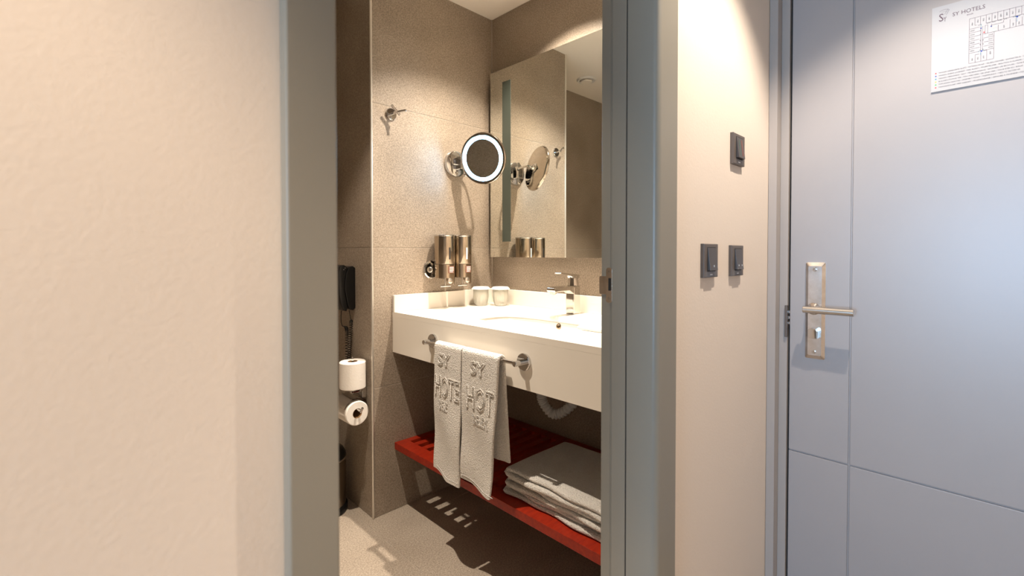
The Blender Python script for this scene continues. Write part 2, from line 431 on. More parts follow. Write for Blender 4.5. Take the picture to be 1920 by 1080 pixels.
# lock plate, lever, thumb turn
def yz(y, z, x): return Vector((x, y, z))
bm = bmesh.new()
oy0, oy1, oz0, oz1 = .3345, .3855, .8115, 1.0995
outer = rounded(oy0, oy1, oz0, oz1, .005, 4); inner = rounded(oy0+.008, oy1-.008, oz0+.011, oz1-.011, .004, 4)
R = [[bm.verts.new((XD, a, b)) for a, b in outer], [bm.verts.new((XD-.004, a, b)) for a, b in outer], [bm.verts.new((XD-.0115, a, b)) for a, b in inner]]
for a, b in zip(R, R[1:]):
    for i in range(len(a)): bm.faces.new((a[i], a[(i+1) % len(a)], b[(i+1) % len(a)], b[i]))
bm.faces.new(R[0]); bm.faces.new(R[-1])
lp = from_bm('lock_plate', bm, M['plate'], d2)
XP = XD-.0115
for z in (1.079, .8335):
    lathe('screw', (XP, .3605, z), (-1, 0, 0), [(.0062, 0), (.0062, .0006), (.005, .0014), (.0026, .0014), (.0022, .0003), (0, .0002)], M['chrome'], lp, 18)
lev = rod('lever_handle', (1.582, .3815, .9615), (1.582, .2580, .9615), .0102, M['steel'], lp, 24, .001)
lathe('lever_neck', (XP, .3625, .9615), (-1, 0, 0), [(.018, 0), (.017, .006), (.0115, .012), (.0098, .02), (.0098, .034)], M['plate'], lev, 24)
tt = prism('thumb_turn', [(-.0155, -.014), (.0155, -.014), (.0170, .009), (.011, .0155), (-.011, .0155), (-.017, .009)],
           lambda a, b, h: Vector((h, .3600+a*.75, .8895+b)), XP-.022, XP+.001, M['chrome'], lp, .002)

# ---------------------------------------------------------------- evacuation plan
SY0, SZ0, SW, SH, SX = .1088, 1.5416, .3035, .2146, XD-.003
ev = box('evacuation_plan', SX, XD-.0001, SY0-SW, SY0, SZ0, SZ0+SH, M['print'])
tag(ev, 'white printed evacuation plan board fixed on grey entry door', 'sign')
mm = .001
def sg(u, v, h=.00025): return Vector((SX-h, SY0-u*mm, SZ0+v*mm))
def strokes(name, segs, wd, m, par):
    V, F = [], []
    for (u0, v0, u1, v1) in segs:
        dx, dy = u1-u0, v1-v0; L = math.hypot(dx, dy) or 1; nx, ny = -dy/L*wd/2, dx/L*wd/2; k = len(V)
        V += [sg(u0+nx, v0+ny), sg(u1+nx, v1+ny), sg(u1-nx, v1-ny), sg(u0-nx, v0-ny)]; F.append((k, k+1, k+2, k+3))
    me = bpy.data.meshes.new(name); me.from_pydata(V, [], F); return link(name, me, m, par)
def dots(name, pts, m, par, n=14):
    V, F = [], []
    for u, v, r in pts:
        k = len(V); V += [sg(u+r*math.cos(2*PI*i/n), v+r*math.sin(2*PI*i/n)) for i in range(n)]; F.append(tuple(range(k, k+n)))
    me = bpy.data.meshes.new(name); me.from_pydata(V, [], F); return link(name, me, m, par)
# plan walls (millimetres on the board)
top, bot = 164, 54.5
xs = [69.5+9.75*i for i in range(24)]
seg = [(69.5, bot, 69.5, top), (69.5, top, 296, top), (70, bot, 112.5, bot), (112.5, bot, 112.5, 119), (112.5, 119, 296, 119)]
for i, x in enumerate(xs[1:], 1): seg.append((x, top, x, 144 if i != 1 else 145))
seg += [(79.2, 145, 83, 145), (98.5, 144, 296, 144)]
for k in range(7): seg.append((69.5, 138.5-9.85*k, 88.5, 138.5-9.85*k))
for k in range(5): seg.append((94.5, 119-9.85*k, 112.5, 119-9.85*k))
seg += [(90, 139, 90, 80), (93, 139, 93, 80), (80.5, bot, 80.5, 73), (90.5, bot, 90.5, 76), (100.5, bot, 100.5, 79), (80.5, 73, 88, 73), (94, 79, 100.5, 79)]
seg += [(97, 139, 97, 119), (101.5, 139, 101.5, 119), (97, 139, 101.5, 139), (108, 139, 108, 131), (108, 136, 128, 136), (128, 136, 128, 141), (119.3, 119, 119.3, 133)]
for x in (138.7, 148.4, 158.2, 168, 178, 188, 198, 208, 218): seg.append((x, 119, x, 139))
strokes('plan_wall', seg, .55, M['inkp'], ev)
arc = []
for x in [88, 103, 112, 122, 131, 146, 152, 163, 173, 183]:
    for s in (-1, 1):
        arc.append((x, 144, x+s*1.8, 142.2)); arc.append((x+s*1.8, 142.2, x+s*3, 144))
for z in (131, 121.5, 107, 97, 84):
    arc += [(90, z, 88.2, z-1.8), (88.2, z-1.8, 90, z-3.4)]
    if z < 120: arc += [(93, z, 94.8, z-1.8), (94.8, z-1.8, 93, z-3.4)]
strokes('door_swing', arc, .5, M['ink'], ev)
T = []
for k in range(6): T.append((f'00{25+k}', 3.6, 71.2, 132.2-9.85*k, 'LEFT', 0, 1.1))
for k in range(4): T.append((f'00{38-k}', 3.6, 111, 112.6-9.85*k, 'RIGHT', 0, 1.1))
for k in range(4): T.append((f'00{31+k}', 3.4, 76.5+9.9*k+(1.5 if k == 3 else 0), 60+(7 if k == 3 else 0), 'LEFT', PI/2, 1.0))
for k in range(22): T.append((f'00{24-k:02d}', 3.4, 75.8+9.75*k, 150.5 if k else 146.5, 'LEFT', PI/2, 1.0))
for k, x in enumerate((130, 145, 154.5, 164, 174, 184, 194)): T.append((f'00{39+k}', 3.4, x, 122.5, 'LEFT', PI/2, 1.0))
text_obj('room_number', T, sg, M['ink'], ev)
L = ["YANGIN SÖNDÜRME ALETİ / EXTINGUISHER / FEUERLÖSCHER / EXTINCTEUR / ОГНЕТУШИТЕЛЬ",
     "YANGIN İHBAR DÜĞMESİ / FIRE ALARM / FEUERMELDER / BOUTON D'ALARME / ПОЖАРНАЯ ТРЕВОГА",
     "YANGIN MERDİVENİ / EXIT / FEUERAUSGANG / ESCALIERS DE SECOURS / ПОЖАРНЫЙ ВЫХОД",
     "BULUNDUĞUNUZ YER / YOU ARE HERE / SIE SIND HIER / VOUS ETES ICI / ВАШЕ МЕСТО",
     "TOPLANMA NOKTASI / ASSEMBLY POINT / TREFFPUNKT / МЕСТО ВСТРЕЧИ",
     "YANGIN DOLABI / FIRE CABINET / FEUERSCHRANK / ARMOIRE A INCENDIE / ПОЖАРНЫЙ ШКАФ"]
T = [(s, 4.1, 14.3, 45-7.25*i, 'LEFT', 0, 1.0) for i, s in enumerate(L)]
text_obj('legend_text', T, sg, M['ink'], ev)
for i, mm_ in enumerate(('red', 'blue', 'teal', 'yellow', 'green', 'red')):
    dots('legend_mark', [(9, 46.3-7.25*i, 1.5)], M[mm_], ev)
text_obj('logo_lettering', [('SY HOTELS', 13.5, 38.3, 181.2, 'LEFT', 0, .88), ('BELEK', 4.0, 64.5, 174.2, 'LEFT', 0, 1.1)], sg, M['inkp'], ev)
text_obj('logo_monogram', [('S', 27, 12.6, 176.5, 'LEFT', 0, .82), ('Y', 17, 22.0, 173.5, 'LEFT', 0, .55)], sg, M['inkp'], ev)
dots('logo_gem', [(15+2.1*k, 201.5+2.6*math.sin(PI*k/8), .75) for k in range(9)]+[(19+2.2*k, 199, .6) for k in range(4)], M['inkp'], ev, 4)
strokes('logo_gem', [(32.5, 201, 27, 189), (30.5, 203.5, 24, 192)], .5, M['inkp'], ev)
for q in [(90, 134.5, 1.5), (107.6, 133.6, 1.5), (91.5, 79, 1.9), (150, 141.5, 1.9)]: dots('plan_marker', [q], M['blue'], ev, 6)
for q in [(90, 136, 90, 145), (90, 76, 90, 70), (86, 78, 90, 81), (97, 78, 93, 81), (146, 143.5, 149, 140.5), (154, 143, 151, 140.5), (150, 139, 150, 130)]: strokes('plan_route', [q], .5, M['teal'], ev)
strokes('plan_exit', [(111, 131.5, 118, 131.5), (111, 122.5, 116, 122.5)], 3.5, M['pgreen'], ev)
strokes('plan_cabinet', [(94, 125, 97, 121), (94, 121, 97, 126)], .8, M['red'], ev)

# ================================================================== LAMPS
def downlight(name, x, y, energy, color, angle, blend, label, rad=.012, core=None):
    t = thing(name, (x, y, CEIL), label, 'downlight', 'recessed ceiling downlights')
    lathe('trim_ring', (x, y, CEIL), (0, 0, -1), [(.047, .0), (.047, .004), (.042, .006), (.036, .003), (.034, .0)], M['chrome'], t, 40, cap=False)
    lathe('lens', (x, y, CEIL), (0, 0, -1), [(.0345, .0), (.0345, .0012), (.0, .0014)], M['lamp'], t, 32, cap=False)
    # reflector lamp: a wide spill and, where it has one, a tighter core
    for e, an, bl in ((energy, angle, blend),)+((core,) if core else ()):
        l = bpy.data.lights.new(name+'_beam', 'SPOT'); l.energy = e; l.color = color; l.shadow_soft_size = rad
        l.spot_size = math.radians(an); l.spot_blend = bl
        o = bpy.data.objects.new(name+'_beam', l); C.objects.link(o); o.location = (x, y, CEIL-.012)
        o.parent = t; o.matrix_parent_inverse = Matrix.Translation(t.location).inverted()
    return t
downlight('downlight', 1.335, 1.265, 92, WARM, 116, .55, 'recessed downlight in bathroom ceiling above the basin', core=(125, 64, 1))
downlight('downlight', .58, 1.30, 68, WARM, 89, .4, 'recessed downlight in middle of bathroom ceiling', core=(130, 60, 1))
downlight('downlight', 1.14, .06, 92, (1.0, .87, .74), 90, .45, 'recessed downlight in corridor ceiling near entry door')
downlight('downlight', -.42, .02, 98, WARM2, 80, .4, 'recessed downlight in corridor ceiling left of bathroom doorway')

# ceiling air vent seen in the mirror
vt = thing('ceiling_vent', (.54, 1.975, CEIL), 'round white air vent valve in the bathroom ceiling', 'vent')
lathe('outer_ring', (.54, 1.975, CEIL), (0, 0, -1), [(.068, 0), (.068, .004), (.060, .012), (.046, .010), (.044, .0)], M['pipe'], vt, 40, cap=False)
lathe('valve_disc', (.54, 1.975, CEIL), (0, 0, -1), [(.012, 0), (.012, .012), (.041, .014), (.038, .020), (0, .022)], M['white'], vt, 40, cap=False)

# ================================================================== VANITY
XC, ZT, ZBT = 1.0621, .8714, .6962
YR = .600
va = thing('vanity_counter', (1.35, 1.2, ZBT), 'off-white wall-hung vanity counter with deep apron and inset basin', 'counter')
bx, by, ha, hb = 1.308, 1.212, .138, .272
def sup(a, n=3.2):
    c, s = math.cos(a), math.sin(a)
    return math.copysign(abs(c)**(2/n), c), math.copysign(abs(s)**(2/n), s)
NB = 72; bm = bmesh.new()
x0, x1, y0, y1 = XC, XM, YR, YL
inn, out = [], []
for i in range(NB):
    a = 2*PI*i/NB; cx, cy = sup(a); p = Vector((bx+ha*cx, by+hb*cy)); d = Vector((ha*cx, hb*cy))
    ts = []
    if d.x > 1e-9: ts.append((x1-bx)/d.x)
    if d.x < -1e-9: ts.append((x0-bx)/d.x)
    if d.y > 1e-9: ts.append((y1-by)/d.y)
    if d.y < -1e-9: ts.append((y0-by)/d.y)
    t = min(ts); inn.append(p); out.append(Vector((bx, by))+d*t)
for cx_, cy_ in ((x0, y0), (x0, y1), (x1, y0), (x1, y1)):
    k = min(range(NB), key=lambda i: (out[i]-Vector((cx_, cy_))).length); out[k] = Vector((cx_, cy_))
vo = [bm.verts.new((p.x, p.y, ZT)) for p in out]
vi = [bm.verts.new((p.x, p.y, ZT)) for p in inn]
vi2 = [bm.verts.new((bx+(p.x-bx)*.985, by+(p.y-by)*.992, ZT-.004)) for p in inn]
vi3 = [bm.verts.new((bx+(p.x-bx)*.985, by+(p.y-by)*.992, ZT-.02)) for p in inn]
vb = [bm.verts.new((p.x, p.y, ZT-.02)) for p in out]
for A, B in ((vo, vi), (vi, vi2), (vi2, vi3), (vi3, vb), (vb, vo)):
    for i in range(NB): bm.faces.new((A[i], A[(i+1) % NB], B[(i+1) % NB], B[i]))
from_bm('worktop', bm, M['corian'], va, angle=50)
box('apron', XC, XC+.02, YR, YL-.0005, ZBT, ZT-.020, M['corian'], va, .0008)
box('backsplash', XM-.015, XM-.0003, YR, YL-.0153, ZT, .9445, M['corian'], va, .001)
box('backsplash', XC, XM-.0003, YL-.015, YL-.0003, ZT, .9445, M['corian'], va, .001)
# ceramic bowl hung under the cut-out
bm = bmesh.new(); rings = []
for sc, dz in ((1.04, .020), (1.04, .022), (1.0, .024), (.985, .050), (.95, .085), (.86, .118), (.66, .138), (.36, .147), (.14, .150)):
    rings.append([bm.verts.new((bx+(p.x-bx)*sc, by+(p.y-by)*(1-(1-sc)*.9), ZT-dz)) for p in inn])
for A, B in zip(rings, rings[1:]):
    for i in range(NB): bm.faces.new((A[i], A[(i+1) % NB], B[(i+1) % NB], B[i]))
bm.faces.new(rings[-1])
bs = from_bm('basin', bm, M['ceramic'], va, smooth=True)
lathe('overflow_hole', (bx+ha*.972, 1.197, ZT-.036), (-.96, 0, .28), [(.0115, -.004), (.0115, .0022), (.0085, .003), (.008, -.002), (0, -.002)], M['bronze'], bs, 24, cap=False)
lathe('drain', (bx, by, ZT-.150), (0, 0, 1), [(.032, 0), (.032, .003), (.026, .005), (.022, .002), (0, .002)], M['chrome'], bs, 28, cap=False)
# flexible waste pipe under the counter
pp = spline([(1.40, 1.262, .716), (1.40, 1.258, .66), (1.40, 1.252, .565), (1.405, 1.243, .525), (1.42, 1.208, .488), (1.44, 1.168, .502), (1.47, 1.128, .552), (1.52, 1.095, .62), (1.60, 1.08, .655), (1.64, 1.078, .66)], 26)
wp = tube('waste_pipe', pp, lambda i: .0185+.0030*(1 if (i//3) % 2 else -1)*.6 + (.0 if i > 45 else -.001), M['pipe'], None, 16)
tag(wp, 'grey corrugated plastic waste pipe looping below the counter', 'pipe')

# faucet
fx, fy = 1.572, 1.226
fa = thing('faucet', (fx, fy, ZT), 'chrome single-lever basin faucet on the counter', 'faucet')
box('body', fx-.024, fx+.022, fy-.0225, fy+.0225, ZT, ZT+.118, M['fchrome'], fa, .006, 4)
sp_ = prism('spout', [(.0, .088), (.0, .120), (-.120, .120), (-.145, .116), (-.147, .106), (-.142, .098), (-.112, .100), (-.05, .100), (-.025, .086)],
            lambda a, b, h: Vector((fx+a, fy+h, ZT+b)), -.0215, .0215, M['fchrome'], fa, .003)
lathe('aerator', (fx-.130, fy, ZT+.101), (0.15, 0, -1), [(.0135, 0), (.0135, .010), (.011, .012), (0, .011)], M['steel'], sp_, 24)
lathe('cartridge_cap', (fx, fy, ZT+.117), (0, 0, 1), [(.0225, 0), (.0225, .006), (.018, .040), (.015, .044)], M['fchrome'], fa, 8, angle=20)
prism('lever', [(.022, .150), (.023, .164), (.010, .166), (-.050, .172), (-.098, .176), (-.102, .172), (-.095, .169), (-.02, .159), (-.015, .150)],
      lambda a, b, h: Vector((fx+a, fy+h, ZT+b)), -.0165, .0165, M['fchrome'], fa, .0015)
lathe('base_ring', (fx-.001, fy, ZT), (0, 0, 1), [(.030, 0), (.030, .002), (.027, .003)], M['fchrome'], fa, 28)

# soap dish
sd = prism('soap_dish', rounded(.86, .968, 1.255, 1.33, .012), lambda a, b, h: Vector((b, a, h)), ZT, ZT+.012, M['ceramic'], None, .004)
tag(sd, 'flat white soap dish on counter at right of the basin', 'soap dish')

# tumblers with paper lids
def tumbler(x, y, label, rot):
    t = thing('tumbler', (x, y, ZT), label, 'glass', 'covered tumblers on the counter')
    n = 72; bm = bmesh.new()
    def ring(r, z, rib): return [bm.verts.new((x+(r+rib*math.cos(24*2*PI*i/n))*math.cos(2*PI*i/n), y+(r+rib*math.cos(24*2*PI*i/n))*math.sin(2*PI*i/n), z)) for i in range(n)]
    R = [ring(.018, ZT+.0005, 0), ring(.026, ZT+.0008, .0), ring(.029, ZT+.004, .0006), ring(.0335, ZT+.022, .0011), ring(.0365, ZT+.045, .0011), ring(.0372, ZT+.062, .0004), ring(.0372, ZT+.083, 0),
         ring(.0350, ZT+.083, 0), ring(.0348, ZT+.060, 0), ring(.0335, ZT+.040, 0), ring(.0290, ZT+.018, 0), ring(.018, ZT+.011, 0)]
    for a, b in zip(R, R[1:]):
        for i in range(n): bm.faces.new((a[i], a[(i+1) % n], b[(i+1) % n], b[i]))
    bm.faces.new(R[0]); bm.faces.new(R[-1])
    from_bm('glass', bm, M['glass'], t, smooth=True)
    lathe('paper_lid', (x, y, ZT+.0835), (0, 0, 1), [(.044, -.004), (.0465, -.0035), (.0465, -.0015), (.0385, .0065), (.0365, .0075), (0, .0078)], M['lwhite'], t, 12, angle=20)
    return t
tumbler(1.500, 1.737, 'covered ribbed glass tumbler at left, next to dispensers', 0)
tumbler(1.563, 1.664, 'covered ribbed glass tumbler at right, nearer the faucet', .3)

# ---------------------------------------------------------------- wall mirror
XG = 1.6077
wm = thing('wall_mirror', (XG, 1.25, 1.1062), 'large frameless wall mirror with frosted vertical strip above counter', 'mirror')
box('mirror_glass', XG, XG+.005, .70, 1.785, 1.1062, 2.0345, M['mirror'], wm)
box('backing_frame', XG+.005, XM-.0004, .73, 1.752, 1.135, 2.005, M['anth'], wm)
box('frosted_strip', XG-.0006, XG, 1.638, 1.6965, 1.183, 1.97, M['strip'], wm)

# ---------------------------------------------------------------- magnifying mirror
mg = thing('magnifying_mirror', (1.4015, YL, 1.5545), 'round chrome magnifying mirror with glowing light ring on swivel wall arm', 'mirror')
mbx, mbz = 1.4035, 1.5555
pl = lathe('wall_plate', (mbx, YL-.0004, mbz), (0, -1, 0), [(.063, 0), (.064, .006), (.060, .016), (.052, .0195), (.0, .021)], M['chrome'], mg, 48)
yk = box('hinge_block', mbx-.010, mbx+.030, YL-.062, YL-.014, mbz-.030, mbz+.032, M['chrome'], mg, .004, 3)
rod('hinge_pin', (mbx+.022, YL-.052, mbz-.046), (mbx+.022, YL-.052, mbz+.052), .008, M['chrome'], yk, 20, .002)
rod('hinge_knob', (mbx+.022, YL-.052, mbz-.054), (mbx+.022, YL-.064, mbz-.054), .0095, M['chrome'], yk, 20, .002)
rod('toggle', (mbx-.03, YL-.03, mbz-.006), (mbx+.01, YL-.045, mbz-.010), .003, M['chrome'], yk, 12)
dc = Vector((1.4255, 1.632, 1.5605)); nr = Vector((-.925, -.335, -.175)).normalized()
bk = dc - nr*.030
arm = tube('swivel_arm', spline([(mbx+.022, YL-.052, mbz+.012), (mbx+.052, YL-.085, mbz+.013), tuple(bk+Vector((.012, .02, .006))), tuple(bk)], 10), .0058, M['chrome'], mg, 14)
lathe('swivel_joint', bk-nr*.004, nr, [(.0, 0), (.010, .001), (.014, .008), (.014, .016), (.022, .020)], M['chrome'], mg, 24)
hd = lathe('mirror_head', dc, nr, [(.0, -.0125), (.060, -.012), (.068, -.0095), (.098, -.009), (.112, -.0075), (.1165, -.002), (.1165, .006), (.114, .0085), (.1055, .0085), (.105, .007), (0, .007)], M['dchrome'], mg, 72)
bm = bmesh.new(); add_lathe(bm, dc, nr, [(.1025, .0072), (.1015, .0088), (.0880, .0088), (.0872, .0072)], 72, cap=False)
from_bm('light_ring', bm, M['led'], hd, smooth=True)
lathe('magnifier_glass', dc, nr, [(.0871, .0072), (.0864, .0082), (0, .0082)], M['mirror'], hd, 72, cap=False)

# ---------------------------------------------------------------- robe hook
hk = thing('robe_hook', (1.06, YL, 1.725), 'small chrome robe hook with round rosette on tiled wall', 'hook')
lathe('rosette', (1.058, YL-.0003, 1.725), (0, -1, 0), [(.0255, 0), (.0255, .006), (.0235, .008), (0, .0085)], M['chrome'], hk, 36)
rod('stem', (1.058, YL-.007, 1.725), (1.062, YL-.045, 1.727), .0055, M['chrome'], hk, 18)
rod('hook_arm', (1.036, YL-.043, 1.752), (1.075, YL-.045, 1.716), .0052, M['chrome'], hk, 16, .001)
rod('hook_peg', (1.062, YL-.043, 1.727), (1.087, YL-.078, 1.733), .0052, M['chrome'], hk, 16, .001)

# ---------------------------------------------------------------- soap dispensers
def dispenser(cx, cy, label, slit_m):
    t = thing('soap_dispenser', (cx, cy, .975), label, 'dispenser', 'pair of soap dispensers')
    lathe('tank', (cx, cy, 1.0775), (0, 0, 1), [(.0465, 0), (.0470, .001), (.0470, .126), (.0455, .130), (.042, .132), (0, .1325)], M['bronze'], t, 48)
    lathe('tank_rim', (cx, cy, 1.2035), (0, 0, 1), [(.0470, 0), (.0478, .001), (.0478, .0055), (.0455, .007)], M['chrome'], t, 48, cap=False)
    # lower housing: half-round front, flat back, nosing down to the push button
    bm = bmesh.new(); n = 40; top_, botm = [], []
    fdir = Vector((-.25, -.97)).normalized()
    for i in range(n):
        a = 2*PI*i/n; p = Vector((math.cos(a), math.sin(a)))
        fr = max(0, p.dot(fdir)); wdt = Vector((fdir.y, -fdir.x)).dot(p)
        side = p.dot(Vector((.97, -.25)))
        zb = 1.014 - .036*max(0, min(1, (side+.05)/.55)) * (.35+.65*fr)
        top_.append(bm.verts.new((cx+.0472*p.x, cy+.0472*p.y, 1.0755)))
        botm.append(bm.verts.new((cx+.0472*p.x*.98, cy+.0472*p.y*.98, zb)))
    for i in range(n): bm.faces.new((top_[i], top_[(i+1) % n], botm[(i+1) % n], botm[i]))
    bm.faces.new(top_); c0 = bm.verts.new((cx, cy, 1.006))
    for i in range(n): bm.faces.new((botm[i], botm[(i+1) % n], c0))
    hs = from_bm('housing', bm, M['bronze'], t, angle=40)
    def on(a, z, r=.0476): return Vector((cx+r*math.cos(a), cy+r*math.sin(a), z))
    def patch(name, a0, a1, z0, z1, m, par, r=.0476, k=8):
        V, F = [], []
        for i in range(k+1):
            a = a0+(a1-a0)*i/k
            V += [on(a, z0, r), on(a, z1, r), on(a, z1, r-.002), on(a, z0, r-.002)]
        for i in range(k):
            b = 4*i
            for q in range(4): F.append((b+q, b+(q+1) % 4, b+4+(q+1) % 4, b+4+q))
        F += [(0, 1, 2, 3), (4*k+3, 4*k+2, 4*k+1, 4*k)]
        me = bpy.data.meshes.new(name); me.from_pydata(V, [], F); return link(name, me, m, par)
    av = math.atan2(-.765, -.645)      # roughly towards the doorway
    patch('level_slit', av+.50, av+.66, 1.098, 1.152, slit_m, t, .0474)
    lb = patch('label_sticker', av+.42, av+1.15, 1.036, 1.067, M['label'], hs, .0482, 12)
    for k in range(4): patch('print_line', av+.55, av+1.05-.1*(k == 0), 1.0405+.0066*k, 1.0435+.0066*k, M['lwhite'], lb, .0486, 8)
    ab = av+.62; bp_ = on(ab, 1.001, .0455)
    lathe('push_button', bp_, (math.cos(ab), math.sin(ab), 0.12), [(.0125, 0), (.0125, .004), (.010, .0055), (0, .006)], M['steel'], hs, 24)
    nz = rod('nozzle', (cx-.012, cy-.02, 1.014), (cx-.012, cy-.02, .980), .0032, M['chrome'], t, 12)
    rod('nozzle_bar', (cx-.040, cy-.022, .977), (cx+.016, cy-.022, .977), .0042, M['chrome'], t, 12, .001)
    return t
dispenser(1.295, 1.753, 'left bronze-steel soap dispenser beside the round chrome bracket', M['dark'])
dispenser(1.394, 1.753, 'right bronze-steel soap dispenser nearer the mirror corner', M['lwhite'])
br = thing('dispenser_bracket', (1.27, YL, 1.05), 'chrome mounting bracket holding the two soap dispensers', 'bracket')
lathe('bracket_disc', (1.262, YL-.0003, 1.051), (0, -1, 0), [(.043, 0), (.043, .008), (.038, .012), (.030, .009), (0, .010)], M['chrome'], br, 40)
lathe('lock_knob', (1.236, YL-.035, 1.051), (-.8, -.5, 0), [(.013, -.004), (.013, .006), (.010, .008), (0, .009)], M['steel'], br, 24)
box('bracket_bar', 1.262, 1.44, YL-.014, YL-.0003, 1.03, 1.06, M['chrome'], br, .003, 2)

# ---------------------------------------------------------------- towel rail with two hand towels
BXX, BZ = 1.0255, .786
tr = thing('towel_rail', (XC, 1.265, BZ), 'chrome towel rail screwed to front of vanity counter', 'towel rail')
for yy in (1.5106, 1.0192):
    lathe('rosette', (XC, yy, BZ), (-1, 0, 0), [(.0275, 0), (.0275, .008), (.0255, .010), (0, .0105)], M['chrome'], tr, 36)
    rod('post', (XC-.008, yy, BZ), (BXX-.0115, yy, BZ), .0088, M['chrome'], tr, 20, .0015)
rod('bar', (BXX, 1.5186, BZ), (BXX, 1.0112, BZ), .0062, M['chrome'], tr, 20)

def hand_towel(y0, y1, zf, zb, label, words, seed, flare, taper=.004):
    t = thing('hand_towel', (BXX, (y0+y1)/2, BZ), label, 'towel', 'hand towels on the rail')
    th = .011; rb = .0065+th/2; rs = rb
    path, nrm = [], []
    nf, na, nb = 40, 10, 34
    xf, xb = BXX-rs, BXX+rs
    for i in range(nf): z = zf+(BZ-zf)*i/nf; path.append((xf, 0, z)); nrm.append((-1, 0, 0))
    for i in range(na+1): a = PI-PI*i/na; path.append((BXX+rs*math.cos(a), 0, BZ+rs*math.sin(a))); nrm.append((math.cos(a), 0, math.sin(a)))
    for i in range(1, nb+1): z = BZ-(BZ-zb)*i/nb; path.append((xb+.012*(i/nb)**1.3, 0, z)); nrm.append((1, 0, 0))
    def front_dx(y, z):
        k = max(0, min(1, (BZ-z)/(BZ-zf))); q = (y-y0)/(y1-y0)
        return -.010*k*math.sin(q*5.0+seed)*(.4+k) - .004*k - .004*math.sin(11*k+3*q+seed)*k
    def wf(s):
        k = max(0, 1-s*2.1); kb = max(0, (s-.55)/.45)
        sw = .006*math.sin(4*s*PI+seed)
        return (y0+taper*k-flare*kb, y1+.010*k*(taper < .01))
    def disp(s, u, off):
        i = s*(len(path)-1); z = path[int(i)][2]
        if i <= nf:
            k = max(0, min(1, (BZ-z)/(BZ-zf))); q = (u-y0)/(y1-y0)
            return Vector((front_dx(u, z), 0, (-.018*(1-q)*k**3 + .006*math.sin(7*q+seed)*k**4)))
        k = max(0, min(1, (BZ-z)/(BZ-zb)))
        return Vector((.004*math.sin((u-y0)*60+seed)*k, 0, 0))
    body = ribbon('terry_cloth', path, nrm, (0, 1, 0), wf, lambda s: th, M['cotton'], t, 26, disp)
    hem = []
    # raised woven lettering following the cloth front
    for s, size, ys, zs, xs_, r in words:
        vs, fs = text_geo(s, 1.0, 'LEFT', outline=r/size); V = []
        for p in vs:
            y = ys-p.x*size*xs_; z = zs+p.y*size; off = p.z*size
            V.append((xf-th/2+front_dx(y, z)-off, y, z))
        me = bpy.data.meshes.new('woven_word'); me.from_pydata(V, [], fs); link('woven_word', me, M['cotton'], t, True)
    # stitched hem line
    pts = []
    for i in range(24):
        y = y0+.008+(y1-y0-.016)*i/23; q = (y-y0)/(y1-y0); z = zf+.012
        pts.append((xf-th/2+front_dx(y, z)-.0002, y, z-.018*(1-q)+.006*math.sin(7*q+seed)))
    tube('hem_seam', pts, .0009, M['pipe'], t, 6)
    return t
hand_towel(1.2740, 1.4320, .3270, .395, 'left white hand towel hanging on the rail, lettering cut off at right fold',
           [('SY', .062, 1.408, .722, 1.1, .0027), ('HOTE', .104, 1.4270, .610, .53, .0030), ('BELE', .047, 1.402, .560, .60, .0018)], .4, .0)
hand_towel(1.0850, 1.2705, .3490, .4500, 'right white hand towel hanging on the rail beside the bare bar end',
           [('SY', .062, 1.222, .722, 1.1, .0027), ('HOT', .106, 1.2450, .606, .62, .0030), ('BELEK', .048, 1.212, .554, .64, .0018)], 1.5, .010, .026)

# ---------------------------------------------------------------- red slatted shelf
XF_, ZS, ZSB = 1.0686, .2985, .2685
sh = thing('slatted_shelf', (1.36, 1.2, ZSB), 'red-stained slatted wooden shelf under the vanity counter', 'shelf')
box('rail', XF_, XF_+.0575, .60, YL-.001, ZSB, ZS, M['wood'], sh, .0015, 2)
box('rail', XM-.056, XM-.001, .60, YL-.001, ZSB, ZS, M['wood'], sh, .0015, 2)
sm = None
ys = YL-.001
slat_y = [(1.783, YL-.001)]+[(1.783-.06*k-.060, 1.783-.06*k-.030) for k in range(19)]
o = box('slat', XF_+.0575, XM-.056, slat_y[0][0], slat_y[0][1], ZSB+.004, ZS-.0008, M['wood'], sh, .001)
base = box('slat', XF_+.0575, XM-.056, slat_y[1][0], slat_y[1][1], ZSB+.004, ZS-.0008, M['wood'], sh, .001)
for a, b in slat_y[2:]:
    if a < .61: break
    c2 = base.copy(); C.objects.link(c2); c2.parent = sh; c2.matrix_parent_inverse = base.matrix_parent_inverse.copy(); c2.location = (0, a-slat_y[1][0], 0)

# folded bath towels: each one doubled over at its left end
def folded_towel(zb, th, y_l, x0, x1, label, seed):
    y_r = .64; R_ = th*.5+.0008; path, nrm = [], []
    z_lo, z_hi = zb+th/2, zb+th/2+2*R_
    n1 = 26
    for i in range(n1): y = y_r+(y_l-R_-y_r)*i/n1; path.append((0, y, z_hi)); nrm.append((0, 0, 1))
    for i in range(11): a = PI/2-PI*i/10; path.append((0, y_l-R_+R_*math.cos(a), zb+th/2+R_+R_*math.sin(a))); nrm.append((0, math.cos(a), math.sin(a)))
    for i in range(1, n1+1): y = y_l-R_-(y_l-R_-y_r)*i/n1; path.append((0, y, z_lo)); nrm.append((0, 0, -1))
    def disp(s, u, off):
        yy = path[min(len(path)-1, int(s*(len(path)-1)))][1]
        q = (u-x0)/(x1-x0)
        return Vector((.004*math.sin(yy*17+seed+(3 if s > .5 else 0))+.003*math.sin(yy*41+seed*2), 0, .0014*math.sin(yy*23+seed)*math.sin(q*5+seed)))
    o = ribbon('folded_towel', path, nrm, (1, 0, 0), lambda s: (x0+(.004 if s < .5 else -.003), x1-.01*(s > .5)), lambda s: th*.97, M['cotton'], None, 16, disp)
    return tag(o, label, 'towel', 'folded towels on the shelf')
